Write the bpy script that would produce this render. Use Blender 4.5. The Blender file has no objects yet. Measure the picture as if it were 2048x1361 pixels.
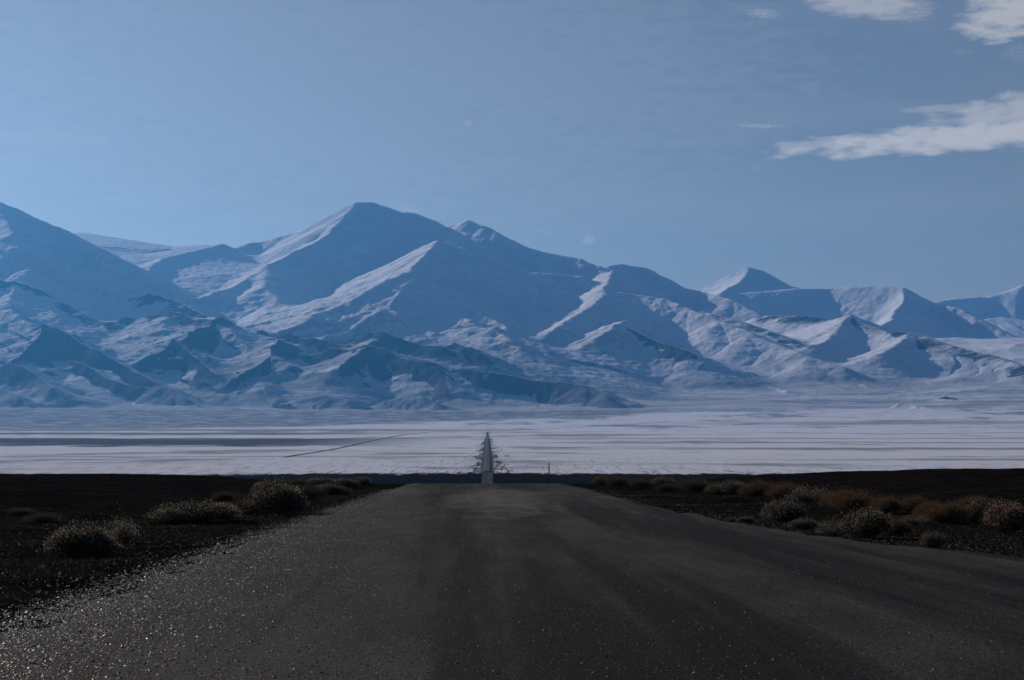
import bpy, math, random
import numpy as np
from mathutils import Vector
R = math.radians
SC = bpy.context.scene
COL = SC.collection

# ------------------------------------------------------------------ camera (eye at the origin, 1.7 m above the road)
FPX = 3982.0            # focal length in pixels of a 2048 wide frame (70 mm lens)
HOR = 835.0             # image row of the true horizon
PITCH = math.atan((HOR - 680.5) / FPX)
cam_d = bpy.data.cameras.new("camera"); cam = bpy.data.objects.new("camera", cam_d); COL.objects.link(cam)
cam_d.lens = 70.0; cam_d.sensor_width = 36.0; cam_d.clip_start = 0.2; cam_d.clip_end = 90000
cam.location = (0, 0, 0); cam.rotation_euler = (math.pi / 2 + PITCH, 0, 0)
SC.camera = cam

# ------------------------------------------------------------------ light
SUN_AZ, SUN_EL = R(-42), R(20.5)          # azimuth from the view direction (negative = left)
sd = Vector((math.sin(SUN_AZ) * math.cos(SUN_EL), math.cos(SUN_AZ) * math.cos(SUN_EL), math.sin(SUN_EL)))
sl = bpy.data.lights.new("sun", 'SUN'); sun = bpy.data.objects.new("sun", sl); COL.objects.link(sun)
sl.energy = 5.0; sl.angle = R(0.5); sl.color = (1.0, 0.85, 0.70)
sun.rotation_euler = sd.to_track_quat('Z', 'Y').to_euler(); sun.location = sd * 200

W = bpy.data.worlds.new("World"); SC.world = W; W.use_nodes = True
SKY_STRENGTH = 0.044
HAZE_DENSITY = 2.9e-5
HAZE_COLOR = (0.09, 0.43, 1.0, 1)
SC.view_settings.view_transform = 'Standard'; SC.view_settings.look = 'None'
SC.view_settings.exposure = 0.0; SC.view_settings.gamma = 1.0; SC.view_settings.use_curve_mapping = False
SC.cycles.volume_step_rate = 1.0
SC.cycles.volume_bounces = 1
SC.cycles.max_bounces = 5


class G:
    """tiny node helper"""
    def __init__(s, tree): s.t = tree; s.n = tree.nodes; s.l = tree.links
    def node(s, typ, **kw):
        n = s.n.new(typ)
        for k, v in kw.items(): setattr(n, k, v)
        return n
    def put(s, sock, v):
        if isinstance(v, bpy.types.NodeSocket): s.l.new(v, sock)
        elif v is not None: sock.default_value = v
    def math(s, op, a, b=None, c=None, clamp=False):
        n = s.node('ShaderNodeMath', operation=op, use_clamp=clamp)
        for i, v in enumerate((a, b, c)):
            if v is not None: s.put(n.inputs[i], v)
        return n.outputs[0]
    def smooth(s, v, a, b, lo=0.0, hi=1.0):
        n = s.node('ShaderNodeMapRange', interpolation_type='SMOOTHSTEP')
        s.put(n.inputs['Value'], v); s.put(n.inputs['From Min'], a); s.put(n.inputs['From Max'], b)
        s.put(n.inputs['To Min'], lo); s.put(n.inputs['To Max'], hi); return n.outputs[0]
    def comb(s, x, y, z):
        n = s.node('ShaderNodeCombineXYZ')
        for i, v in enumerate((x, y, z)): s.put(n.inputs[i], v)
        return n.outputs[0]
    def noise(s, vec, scale, detail=4, rough=0.55, dist=0.0):
        n = s.node('ShaderNodeTexNoise')
        s.put(n.inputs['Vector'], vec); n.inputs['Scale'].default_value = scale
        n.inputs['Detail'].default_value = detail; n.inputs['Roughness'].default_value = rough
        n.inputs['Distortion'].default_value = dist; return n.outputs[0]
    def mix(s, f, a, b):
        n = s.node('ShaderNodeMix', data_type='RGBA')
        s.put(n.inputs[0], f); s.put(n.inputs[6], a); s.put(n.inputs[7], b); return n.outputs[2]
    def map(s, vec, scale):
        n = s.node('ShaderNodeMapping'); s.put(n.inputs['Vector'], vec); n.inputs['Scale'].default_value = scale
        return n.outputs[0]


def px_dir(px, py):
    """unit-y direction of an image position (2048 x 1361)"""
    v = Vector(((px - 1024) / FPX, 1.0, -(py - 680.5) / FPX))
    c, s = math.cos(PITCH), math.sin(PITCH)
    return Vector((v.x, v.y * c - v.z * s, v.y * s + v.z * c))


def build_world():
    g = G(W.node_tree); g.n.clear()
    out = g.node('ShaderNodeOutputWorld'); bg = g.node('ShaderNodeBackground')
    sky = g.node('ShaderNodeTexSky', sky_type='NISHITA'); sky.sun_disc = False
    sky.sun_elevation = SUN_EL; sky.sun_rotation = SUN_AZ
    sky.altitude = 2500; sky.air_density = 1.3; sky.dust_density = 4.0; sky.ozone_density = 2.6
    tc = g.node('ShaderNodeTexCoord'); sep = g.node('ShaderNodeSeparateXYZ'); g.l.new(tc.outputs['Generated'], sep.inputs[0])
    x, y, z = sep.outputs
    az = g.math('ARCTAN2', x, y); el = g.math('ARCSINE', z)
    azd = g.math('MULTIPLY', az, 57.2958); eld = g.math('MULTIPLY', el, 57.2958)
    nv = g.comb(g.math('MULTIPLY', azd, 0.33), eld, 0.0)
    nwarp = g.noise(nv, 1.3, 5, 0.6)
    wv = g.math('MULTIPLY', g.math('SUBTRACT', nwarp, 0.5), 1.0)
    nfine = g.noise(nv, 4.0, 6, 0.52); ntiny = g.noise(g.comb(azd, g.math('MULTIPLY', eld, 2.2), 1.0), 9.0, 5, 0.65)
    # cloud list: azimuth, elevation (deg), half widths (deg), tilt, density
    total = None
    for (ca, ce, wa, we, tilt, dens) in CLOUDS:
        da = g.math('SUBTRACT', azd, ca)
        de = g.math('SUBTRACT', g.math('SUBTRACT', eld, ce), g.math('MULTIPLY', da, tilt))
        dew = g.math('ADD', de, g.math('MULTIPLY', wv, we * 1.1))
        q = g.math('ADD', g.math('POWER', g.math('DIVIDE', da, wa), 2.0), g.math('POWER', g.math('DIVIDE', dew, we), 2.0))
        m = g.math('SUBTRACT', 1.0, q)
        m = g.math('ADD', m, g.math('MULTIPLY', g.math('SUBTRACT', nfine if wa > 1.3 else ntiny, 0.54), 1.7 if wa > 1.3 else 2.6))
        m = g.smooth(m, 0.0, 0.9 if wa > 1.3 else 1.5, 0.0, dens)
        total = m if total is None else g.math('MAXIMUM', total, m)
    # thin high veil
    veil = g.noise(g.comb(g.math('MULTIPLY', azd, 0.12), g.math('MULTIPLY', eld, 0.9), 3.0), 0.8, 5, 0.6)
    veil = g.smooth(veil, 0.35, 0.8, 0.02, 0.12)
    total = g.math('MAXIMUM', total, veil)
    tint = g.node('ShaderNodeMix', data_type='RGBA', blend_type='MULTIPLY'); tint.inputs[0].default_value = 1.0
    g.l.new(sky.outputs[0], tint.inputs[6]); tint.inputs[7].default_value = (1.05, 0.94, 0.98, 1)
    col = g.mix(total, tint.outputs[2], CLOUD_RGB)
    g.l.new(col, bg.inputs['Color']); bg.inputs['Strength'].default_value = SKY_STRENGTH
    g.l.new(bg.outputs[0], out.inputs['Surface'])


def ae(px, py):
    d = px_dir(px, py).normalized()
    return math.degrees(math.atan2(d.x, d.y)), math.degrees(math.asin(d.z))


def cl(px, py, hw, hh, tilt, dens):
    a, e = ae(px, py); k = 57.2958 / FPX
    return (a, e, hw * k, hh * k, tilt, dens)


CLOUD_RGB = (13.0, 12.4, 12.2, 1)
CLOUDS = [
    cl(1990, 268, 520, 36, 0.055, 0.95), cl(1680, 286, 180, 12, 0.02, 0.5), cl(2120, 215, 340, 52, 0.10, 0.7), cl(1900, 218, 120, 12, 0.02, 0.4),
    cl(2040, 20, 150, 60, 0.15, 0.8), cl(1730, 8, 150, 34, -0.08, 0.6), cl(1830, 22, 60, 28, 0.1, 0.5),
    cl(1525, 28, 50, 16, -0.15, 0.5), cl(1520, 252, 75, 7, -0.02, 0.55), cl(1178, 481, 20, 13, 0.1, 0.6),
    cl(1095, 466, 18, 7, 0.0, 0.3), cl(936, 248, 17, 9, -0.1, 0.5), cl(2040, 105, 60, 30, 0, 0.25),
    cl(820, 419, 45, 9, -0.12, 0.5), cl(110, 275, 180, 26, 0, 0.16), cl(1180, 205, 150, 8, 0, 0.12),
    cl(700, 150, 1250, 460, 0, 0.12), cl(1620, 182, 35, 10, 0, 0.2), cl(1925, 105, 35, 12, 0, 0.2), cl(1930, 170, 40, 8, 0, 0.15),
]
build_world()

# ------------------------------------------------------------------ noise
def _hash(ix, iy, seed):
    h = (ix.astype(np.uint32) * np.uint32(374761393) + iy.astype(np.uint32) * np.uint32(668265263) + np.uint32((seed * 1442695041) & 0xffffffff))
    h = (h ^ (h >> np.uint32(13))) * np.uint32(1274126177)
    return h ^ (h >> np.uint32(16))


def gnoise(x, y, seed=0):
    x = np.asarray(x, np.float32); y = np.asarray(y, np.float32)
    xi = np.floor(x); yi = np.floor(y); fx = x - xi; fy = y - yi
    xi = xi.astype(np.int32); yi = yi.astype(np.int32)
    u = fx * fx * fx * (fx * (fx * 6 - 15) + 10); v = fy * fy * fy * (fy * (fy * 6 - 15) + 10)
    def grad(ax, ay, dx, dy):
        a = _hash(ax, ay, seed).astype(np.float32) * np.float32(2 * math.pi / 4294967296.0)
        return np.cos(a) * dx + np.sin(a) * dy
    n00 = grad(xi, yi, fx, fy); n10 = grad(xi + 1, yi, fx - 1, fy)
    n01 = grad(xi, yi + 1, fx, fy - 1); n11 = grad(xi + 1, yi + 1, fx - 1, fy - 1)
    return ((n00 * (1 - u) + n10 * u) * (1 - v) + (n01 * (1 - u) + n11 * u) * v) * 1.5


def fbm(x, y, octs=4, seed=0, gain=0.5, lac=2.03):
    a, s, t = 1.0, 0.0, 0.0
    for o in range(octs):
        s = s + a * gnoise(x, y, seed + o * 17); t += a; a *= gain; x = x * lac + 11.3; y = y * lac - 7.1
    return s / t


def ridged(x, y, octs=4, seed=0, gain=0.5):
    a, s, t, w = 1.0, 0.0, 0.0, 1.0
    for o in range(octs):
        n = 1.0 - np.abs(gnoise(x, y, seed + o * 31)) * 1.6
        n = np.clip(n, 0, 1) ** 2 * w; s = s + a * n; t += a; w = np.clip(n * 1.6, 0, 1)
        a *= gain; x = x * 2.07 + 5.2; y = y * 2.07 - 3.7
    return s / t


def sstep(v, a, b):
    t = np.clip((v - a) / (b - a), 0, 1); return t * t * (3 - 2 * t)


def smax(a, b, k):
    h = np.clip(0.5 + 0.5 * (a - b) / k, 0, 1)
    return b * (1 - h) + a * h + k * h * (1 - h)


# ------------------------------------------------------------------ terrain height (metres, camera at 0)
AXIS = -0.0123         # the road leaves the camera a hair to the left
PY = np.array([-4000, -60, 0, 60, 100, 120, 138, 160, 200, 300, 500, 650, 760, 900, 1250, 2300, 4600, 5100, 5700, 6500, 7000, 7500, 8000, 8500, 9000, 9500, 10000, 10500, 11000, 11500, 14000, 40000], float)
PZ = np.array([-1.7, -1.7, -1.7, -2.9, -3.72, -4.16, -4.6, -5.35, -7.2, -12.4, -23.5, -29.3, -30.9, -31.0, -31.4, -34, -34, -31, -22, -6, 7, 22, 40, 62, 96, 140, 200, 270, 345, 420, 540, 540], float)


def profile(r):
    s = np.zeros_like(r, dtype=np.float64)
    w = np.clip(np.abs(r) * 0.05, 4, 350)
    for o, c in ((-1, .15), (-.5, .22), (0, .26), (.5, .22), (1, .15)):
        s += c * np.interp(r + o * w, PY, PZ)
    return s


def ground_z(x, y):
    """the near hill and the plain, without the mountains"""
    x = np.asarray(x, np.float64); y = np.asarray(y, np.float64)
    r = np.hypot(x, y); d = np.where(y > 0, y + (r - y) * sstep(r, 300, 900), y)
    z = profile(d)
    u = x - AXIS * y
    # shoulders beside the road crest
    near = sstep(y, 15, 110) * (1 - sstep(r, 400, 800))
    z += near * (0.66 * sstep(-u, 7, 26) + 1.05 * sstep(u, 9, 30))
    off = sstep(np.abs(u + 0.2), 5.0, 7.5) * (1 - sstep(r, 300, 700)) * np.where((u > 0) & (y < 60), sstep(u, 8, 20), 1)
    z += off * (0.16 * fbm(x / 5.5, y / 5.5, 4, 5) + 0.25 * fbm(x / 24, y / 24, 3, 8) - 0.06)
    z += 0.007 * fbm(x / 1.7, y / 2.9, 3, 15) * (1 - sstep(r, 200, 400))
    z += sstep(r, 500, 1500) * 0.5 * fbm(x / 300, y / 160, 3, 22)
    return z


def world_pt(px, py, D):
    d = px_dir(px, py); return d.x * D, d.y * D, d.z * D

# ridge lines: (left-side slope, right-side slope, [(px, py, distance km), ...]); left and right as seen in the picture (for ridges running across: far side and near side)
RIDGES = []
def base_dist(py):
    """distance at which the open slope shows at an image row"""
    D = np.linspace(7600, 12000, 300); row = HOR - np.interp(D, PY, PZ) / D * FPX
    return float(np.interp(-py, -row, D)) / 1000


def ridge(kl, kr, pts, rough=1.0, crest=22.0, rock_shade=0.0, rd=260.0):
    """rock: bare stone that also paints in shade on the right-hand side, down to rd metres from the crest"""
    RIDGES.append((kl, kr, [world_pt(a, b, c * 1000.0) for a, b, c in pts], rough, crest, rock_shade, rd))

# far left mountain
ridge(.5, .58, [(-520, 720, 12.0), (-330, 600, 11.9), (-180, 490, 11.75), (-80, 425, 11.6), (-35, 410, 11.55), (0, 408, 11.5), (30, 416, 11.5), (62, 432, 11.45), (110, 452, 11.4), (150, 474, 11.3), (190, 492, 11.2), (235, 517, 11.1), (290, 545, 11.0), (330, 580, 10.8), (370, 620, 10.6)], .4)
ridge(.5, .42, [(0, 408, 11.5), (20, 470, 10.9), (60, 540, 10.4)], 1.0)
# saddle behind
ridge(.2, .13, [(60, 500, 14.5), (140, 474, 14.2), (172, 466, 14.1), (205, 484, 14), (232, 501, 13.9), (300, 508, 13.8), (345, 503, 13.8), (385, 491, 13.8), (405, 490, 13.8), (440, 500, 13.8)], .3, 12)
# dark rounded hill right of the saddle
ridge(.4, .52, [(262, 575, 11.2), (285, 552, 11.5), (305, 530, 11.8), (330, 515, 12.1), (370, 507, 12.3), (420, 494, 12.5), (442, 489, 12.6), (468, 497, 12.8), (505, 486, 13.0)], .7)
# main peak skyline
ridge(.5, .64, [(468, 497, 12.9), (520, 485, 13), (560, 474, 13), (600, 462, 13), (645, 443, 13), (680, 424, 13), (700, 411, 13), (720, 405, 13), (745, 405, 13), (772, 414, 13), (800, 424, 13), (832, 427, 13), (860, 440, 13), (892, 455, 13), (940, 490, 12.8)], .3)
ridge(.50, .62, [(712, 407, 13), (690, 432, 12.75), (655, 468, 12.4), (625, 488, 12.15), (585, 505, 11.9), (540, 530, 11.6), (500, 556, 11.3), (462, 574, 11.1), (430, 584, 10.9)], .8, 12)
ridge(.34, .5, [(540, 530, 11.6), (525, 575, 11.0), (560, 600, 10.7), (600, 640, 10.3)], .9)
# second peak and the long skyline to the right
ridge(.5, .62, [(860, 470, 13.6), (900, 452, 13.5), (935, 441, 13.4), (965, 452, 13.3), (990, 465, 13.2), (1050, 492, 13), (1085, 503, 12.9), (1120, 510, 12.9), (1160, 518, 12.8), (1200, 532, 12.7), (1218, 542, 12.7)], .35)
ridge(.5, .62, [(1205, 548, 13.0), (1222, 532, 13.0), (1245, 529, 13), (1285, 535, 13), (1320, 552, 12.9), (1350, 570, 12.8), (1395, 582, 12.7), (1460, 600, 12.4), (1540, 640, 12)], .7)
# bright-faced spur in the middle
ridge(.46, .60, [(905, 494, 12.3), (892, 485, 11.9), (878, 484, 11.6), (860, 500, 11.35), (838, 524, 11.1), (808, 546, 10.8)], .7, 10)
ridge(.30, .60, [(808, 546, 10.8), (770, 562, 10.6), (735, 580, 10.4), (690, 602, 10.2), (650, 622, 10.0), (600, 645, 9.8), (560, 662, 9.65)], .9, 14)
ridge(.5, .52, [(876, 483, 11.6), (920, 494, 11.6), (960, 508, 11.6), (1010, 528, 11.6), (1060, 545, 11.65), (1120, 549, 11.7), (1165, 553, 11.7), (1215, 570, 11.7)], .7, 12)
ridge(.5, .46, [(808, 546, 10.8), (850, 562, 10.75), (885, 582, 10.6), (930, 608, 10.4), (975, 635, 10.2), (1015, 655, 10.0), (1050, 688, 9.8), (1075, 705, 9.7)], .6, 12)
ridge(.26, .58, [(825, 556, 10.75), (808, 578, 10.5), (800, 592, 10.35), (775, 612, 10.15), (755, 628, 10.0), (725, 645, 9.85), (690, 662, 9.7), (650, 672, 9.6)], .8, 8)
ridge(.4, .5, [(775, 612, 10.15), (810, 640, 9.95), (860, 665, 9.8), (900, 680, 9.7)], .7, 10)
ridge(.4, .4, [(890, 610, 10.45), (925, 632, 10.2), (960, 655, 9.95), (990, 668, 9.8)], .8, 10)
# right hand bright spur
ridge(.36, .60, [(1228, 540, 12.8), (1215, 560, 11.8), (1208, 580, 11.2), (1202, 596, 10.9), (1180, 614, 10.6), (1150, 632, 10.35), (1120, 648, 10.15), (1090, 665, 10)], .8, 10)
ridge(.4, .42, [(1205, 583, 11.15), (1260, 586, 11.2), (1320, 596, 11.1), (1380, 618, 10.9), (1440, 640, 10.6), (1500, 668, 10.3), (1560, 692, 10.05), (1620, 712, 9.8), (1680, 735, 9.6)], .9, 14)
ridge(.3, .55, [(1250, 640, 10.3), (1236, 650, 10.1), (1215, 664, 9.95), (1190, 680, 9.8), (1155, 700, 9.65)], .8, 8)
ridge(.4, .5, [(1236, 650, 10.1), (1275, 664, 10.05), (1310, 680, 9.9), (1350, 694, 9.75), (1385, 708, 9.6)], .8, 10, rock_shade=0.8, rd=160)
# right mountains
ridge(.5, .66, [(1330, 590, 15.48), (1395, 581, 15.6), (1430, 566, 15.6), (1470, 547, 15.6), (1495, 537, 15.6), (1522, 541, 15.6), (1550, 558, 15.48), (1585, 574, 15.36), (1640, 590, 15.12)], .8, 14)
ridge(.45, .6, [(1495, 537, 15.6), (1480, 565, 15.12), (1440, 585, 14.64)], .8, 10)
ridge(.5, .62, [(1440, 590, 14.76), (1520, 584, 14.76), (1590, 577, 14.76), (1660, 577, 14.76), (1720, 573, 14.64), (1770, 573, 14.52), (1805, 578, 14.4), (1840, 594, 14.28), (1875, 612, 14.16), (1905, 614, 14.04), (1950, 634, 13.8), (2000, 660, 13.56), (2050, 690, 13.32), (2150, 730, 12.96), (2300, 760, 12.48)], .5, 16)
ridge(.85, .5, [(1805, 578, 14.4), (1800, 610, 13.92), (1780, 640, 13.32), (1750, 660, 12.96)], .9, 12)
ridge(.6, .75, [(1760, 640, 18.6), (1865, 604, 18.6), (1900, 597, 18.6), (1975, 593, 18.6), (2015, 582, 18.6), (2048, 566, 18.6), (2150, 530, 18.6), (2400, 560, 18.6)], .8, 14)
ridge(.3, .25, [(1880, 660, 16.25), (1960, 640, 16.5), (2000, 634, 16.62), (2080, 645, 16.62), (2160, 620, 16.62)], .6, 14)
ridge(.4, .42, [(1400, 622, 11.4), (1440, 632, 11.0), (1490, 645, 10.8), (1540, 662, 10.6), (1590, 684, 10.3), (1620, 695, 10.1)], .9, 10, rock_shade=0.5, rd=200)
ridge(.35, .45, [(1520, 632, 11.6), (1600, 632, 11.3), (1660, 636, 11.1), (1702, 632, 10.9), (1735, 650, 10.7), (1775, 664, 10.5), (1830, 668, 10.4), (1880, 682, 10.2), (1940, 700, 10.0), (2000, 716, 9.8), (2060, 738, 9.5), (2160, 762, 9.2)], 1.1, 10, rock_shade=0.5, rd=180)
ridge(.28, .5, [(1702, 632, 10.9), (1680, 655, 10.6), (1650, 680, 10.3), (1620, 695, 10.1)], .9, 10)
ridge(.3, .5, [(1815, 668, 10.45), (1790, 690, 10.1), (1765, 708, 9.9)], .9, 10)
# small dark outcrops, right
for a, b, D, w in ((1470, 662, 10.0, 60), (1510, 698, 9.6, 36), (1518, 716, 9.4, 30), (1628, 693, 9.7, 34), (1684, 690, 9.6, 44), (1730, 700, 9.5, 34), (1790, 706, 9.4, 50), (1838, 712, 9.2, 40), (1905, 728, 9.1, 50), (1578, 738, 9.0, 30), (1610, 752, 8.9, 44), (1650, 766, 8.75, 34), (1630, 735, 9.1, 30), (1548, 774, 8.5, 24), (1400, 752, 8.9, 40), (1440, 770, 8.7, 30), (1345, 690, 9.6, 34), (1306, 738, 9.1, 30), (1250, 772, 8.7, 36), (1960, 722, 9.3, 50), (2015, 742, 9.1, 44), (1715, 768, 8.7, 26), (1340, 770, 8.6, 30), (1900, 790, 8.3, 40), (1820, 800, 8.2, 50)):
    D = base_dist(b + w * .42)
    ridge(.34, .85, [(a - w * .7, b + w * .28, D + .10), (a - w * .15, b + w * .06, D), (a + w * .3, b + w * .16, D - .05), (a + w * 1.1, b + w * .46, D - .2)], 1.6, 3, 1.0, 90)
# foothills, left
ridge(.32, .5, [(-400, 520, 10.4), (-150, 545, 10.3), (-20, 558, 10.2), (30, 566, 10.15), (75, 580, 10.1), (110, 598, 10.0), (150, 620, 9.85), (200, 640, 9.7), (250, 655, 9.6)], .9, 10, rock_shade=0.55, rd=300)
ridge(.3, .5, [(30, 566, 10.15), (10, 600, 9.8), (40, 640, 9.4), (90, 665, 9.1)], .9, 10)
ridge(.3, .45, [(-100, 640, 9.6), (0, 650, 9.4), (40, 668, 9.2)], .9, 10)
ridge(.34, .66, [(-260, 800, 8.7), (-60, 722, 8.9), (0, 695, 8.95), (45, 668, 8.95), (88, 650, 8.9), (128, 668, 8.8), (165, 690, 8.7), (205, 712, 8.55), (250, 734, 8.4), (300, 758, 8.2), (350, 784, 8.0), (395, 808, 7.85), (425, 822, 7.7)], .8, 7, rock_shade=1.0, rd=260)
ridge(.3, .7, [(88, 650, 8.9), (75, 675, 8.72), (50, 702, 8.55), (20, 725, 8.4), (-20, 745, 8.25)], .8, 7, rock_shade=1.0, rd=330)
ridge(.3, .6, [(-90, 740, 8.2), (-20, 745, 8.2), (20, 728, 8.2), (50, 735, 8.1), (85, 755, 7.95), (110, 775, 7.8)], 1.2, 7, rock_shade=1.0, rd=160)
ridge(.3, .6, [(-60, 790, 7.9), (-10, 775, 7.85), (30, 790, 7.7), (60, 808, 7.6)], 1.4, 6, rock_shade=1.0, rd=160)
ridge(.34, .7, [(150, 722, 8.55), (190, 742, 8.35), (240, 768, 8.1), (300, 775, 8.0), (320, 770, 7.95), (350, 786, 7.85), (400, 812, 7.7)], 1.2, 6, rock_shade=1.0, rd=110)
ridge(.25, .5, [(150, 655, 9.7), (230, 640, 9.75), (290, 632, 9.7), (345, 622, 9.6), (385, 636, 9.5), (420, 652, 9.35)], .7, 10, rock_shade=0.6, rd=150)
ridge(.4, .5, [(262, 600, 10.6), (300, 588, 10.6), (340, 600, 10.4), (390, 622, 10.1), (430, 640, 9.9), (480, 652, 9.7), (520, 664, 9.5), (575, 672, 9.4), (640, 680, 9.3), (700, 690, 9.2)], 1.0, 10, rock_shade=0.6, rd=160)
ridge(.26, .62, [(440, 632, 9.6), (420, 648, 9.35), (400, 655, 9.2), (372, 668, 9.05), (330, 680, 8.95), (300, 695, 8.85), (250, 722, 8.65)], .7, 12, rock_shade=0.9, rd=420)
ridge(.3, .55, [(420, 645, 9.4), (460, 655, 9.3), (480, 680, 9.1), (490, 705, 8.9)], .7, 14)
ridge(.3, .6, [(380, 665, 9.1), (345, 685, 8.8), (320, 700, 8.65), (280, 720, 8.5)], .8, 8, rock_shade=0.8, rd=170)
ridge(.3, .6, [(345, 685, 8.8), (372, 700, 8.65), (400, 728, 8.45), (430, 745, 8.3)], 1.0, 8, rock_shade=0.8, rd=150)
ridge(.28, .55, [(560, 680, 9.1), (546, 697, 8.85), (545, 712, 8.65), (520, 728, 8.5), (490, 748, 8.35), (460, 765, 8.2)], .9, 8, rock_shade=0.9, rd=170)
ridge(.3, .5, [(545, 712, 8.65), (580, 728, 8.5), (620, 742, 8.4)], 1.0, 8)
ridge(.3, .6, [(540, 765, 8.2), (525, 762, 8.15), (545, 785, 8.0), (560, 800, 7.85)], 1.2, 6, rock_shade=1.0, rd=130)
ridge(.3, .55, [(620, 712, 8.9), (660, 700, 8.9), (700, 702, 8.85), (735, 694, 8.8), (770, 696, 8.75), (805, 712, 8.65), (830, 722, 8.55), (862, 724, 8.5), (882, 742, 8.4), (890, 765, 8.25)], .9, 12, rock_shade=1.0, rd=260)
ridge(.3, .55, [(735, 694, 8.8), (700, 715, 8.6), (680, 735, 8.4)], .9, 9, rock_shade=0.9, rd=200)
ridge(.4, .5, [(660, 690, 9.4), (720, 678, 9.35), (745, 668, 9.3), (770, 664, 9.25), (800, 676, 9.15), (850, 690, 9.05), (880, 694, 9.0)], .9, 9, rock_shade=0.9, rd=220)
ridge(.35, .55, [(880, 698, 9.2), (908, 684, 9.15), (930, 694, 9.05), (960, 706, 8.95)], .9, 6, rock_shade=0.9, rd=160)
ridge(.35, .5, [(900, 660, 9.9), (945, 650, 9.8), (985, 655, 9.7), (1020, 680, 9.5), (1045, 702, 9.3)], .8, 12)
ridge(.35, .5, [(890, 742, 8.5), (925, 736, 8.45), (960, 742, 8.4), (1000, 748, 8.35), (1060, 762, 8.3), (1120, 764, 8.25), (1180, 772, 8.15), (1212, 786, 8.05)], 1.4, 9, rock_shade=1.0, rd=260)
ridge(.35, .5, [(600, 800, 7.9), (650, 790, 7.9), (700, 800, 7.8)], 1.4, 8, rock_shade=1.0, rd=90)
ridge(.35, .5, [(780, 800, 7.9), (830, 788, 7.9), (880, 806, 7.8)], 1.4, 8, rock_shade=1.0, rd=90)
for a, b, D, w in ((700, 740, 8.5, 26), (1100, 700, 9.4, 40), (1010, 720, 9.1, 34), (930, 715, 8.9, 26), (460, 790, 7.9, 26), (640, 655, 9.8, 26), (220, 690, 9.0, 30), (180, 655, 9.5, 34), (1160, 735, 8.9, 44), (1060, 735, 8.8, 36), (1210, 715, 9.2, 36)):
    D = base_dist(b + w * .42)
    ridge(.34, .75, [(a - w * .8, b + w * .26, D + .12), (a - w * .15, b, D), (a + w * .3, b + w * .12, D - .05), (a + w, b + w * .42, D - .18)], 1.3, 4, 1.0, 100)


ROCK_SHADE = {}


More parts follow.
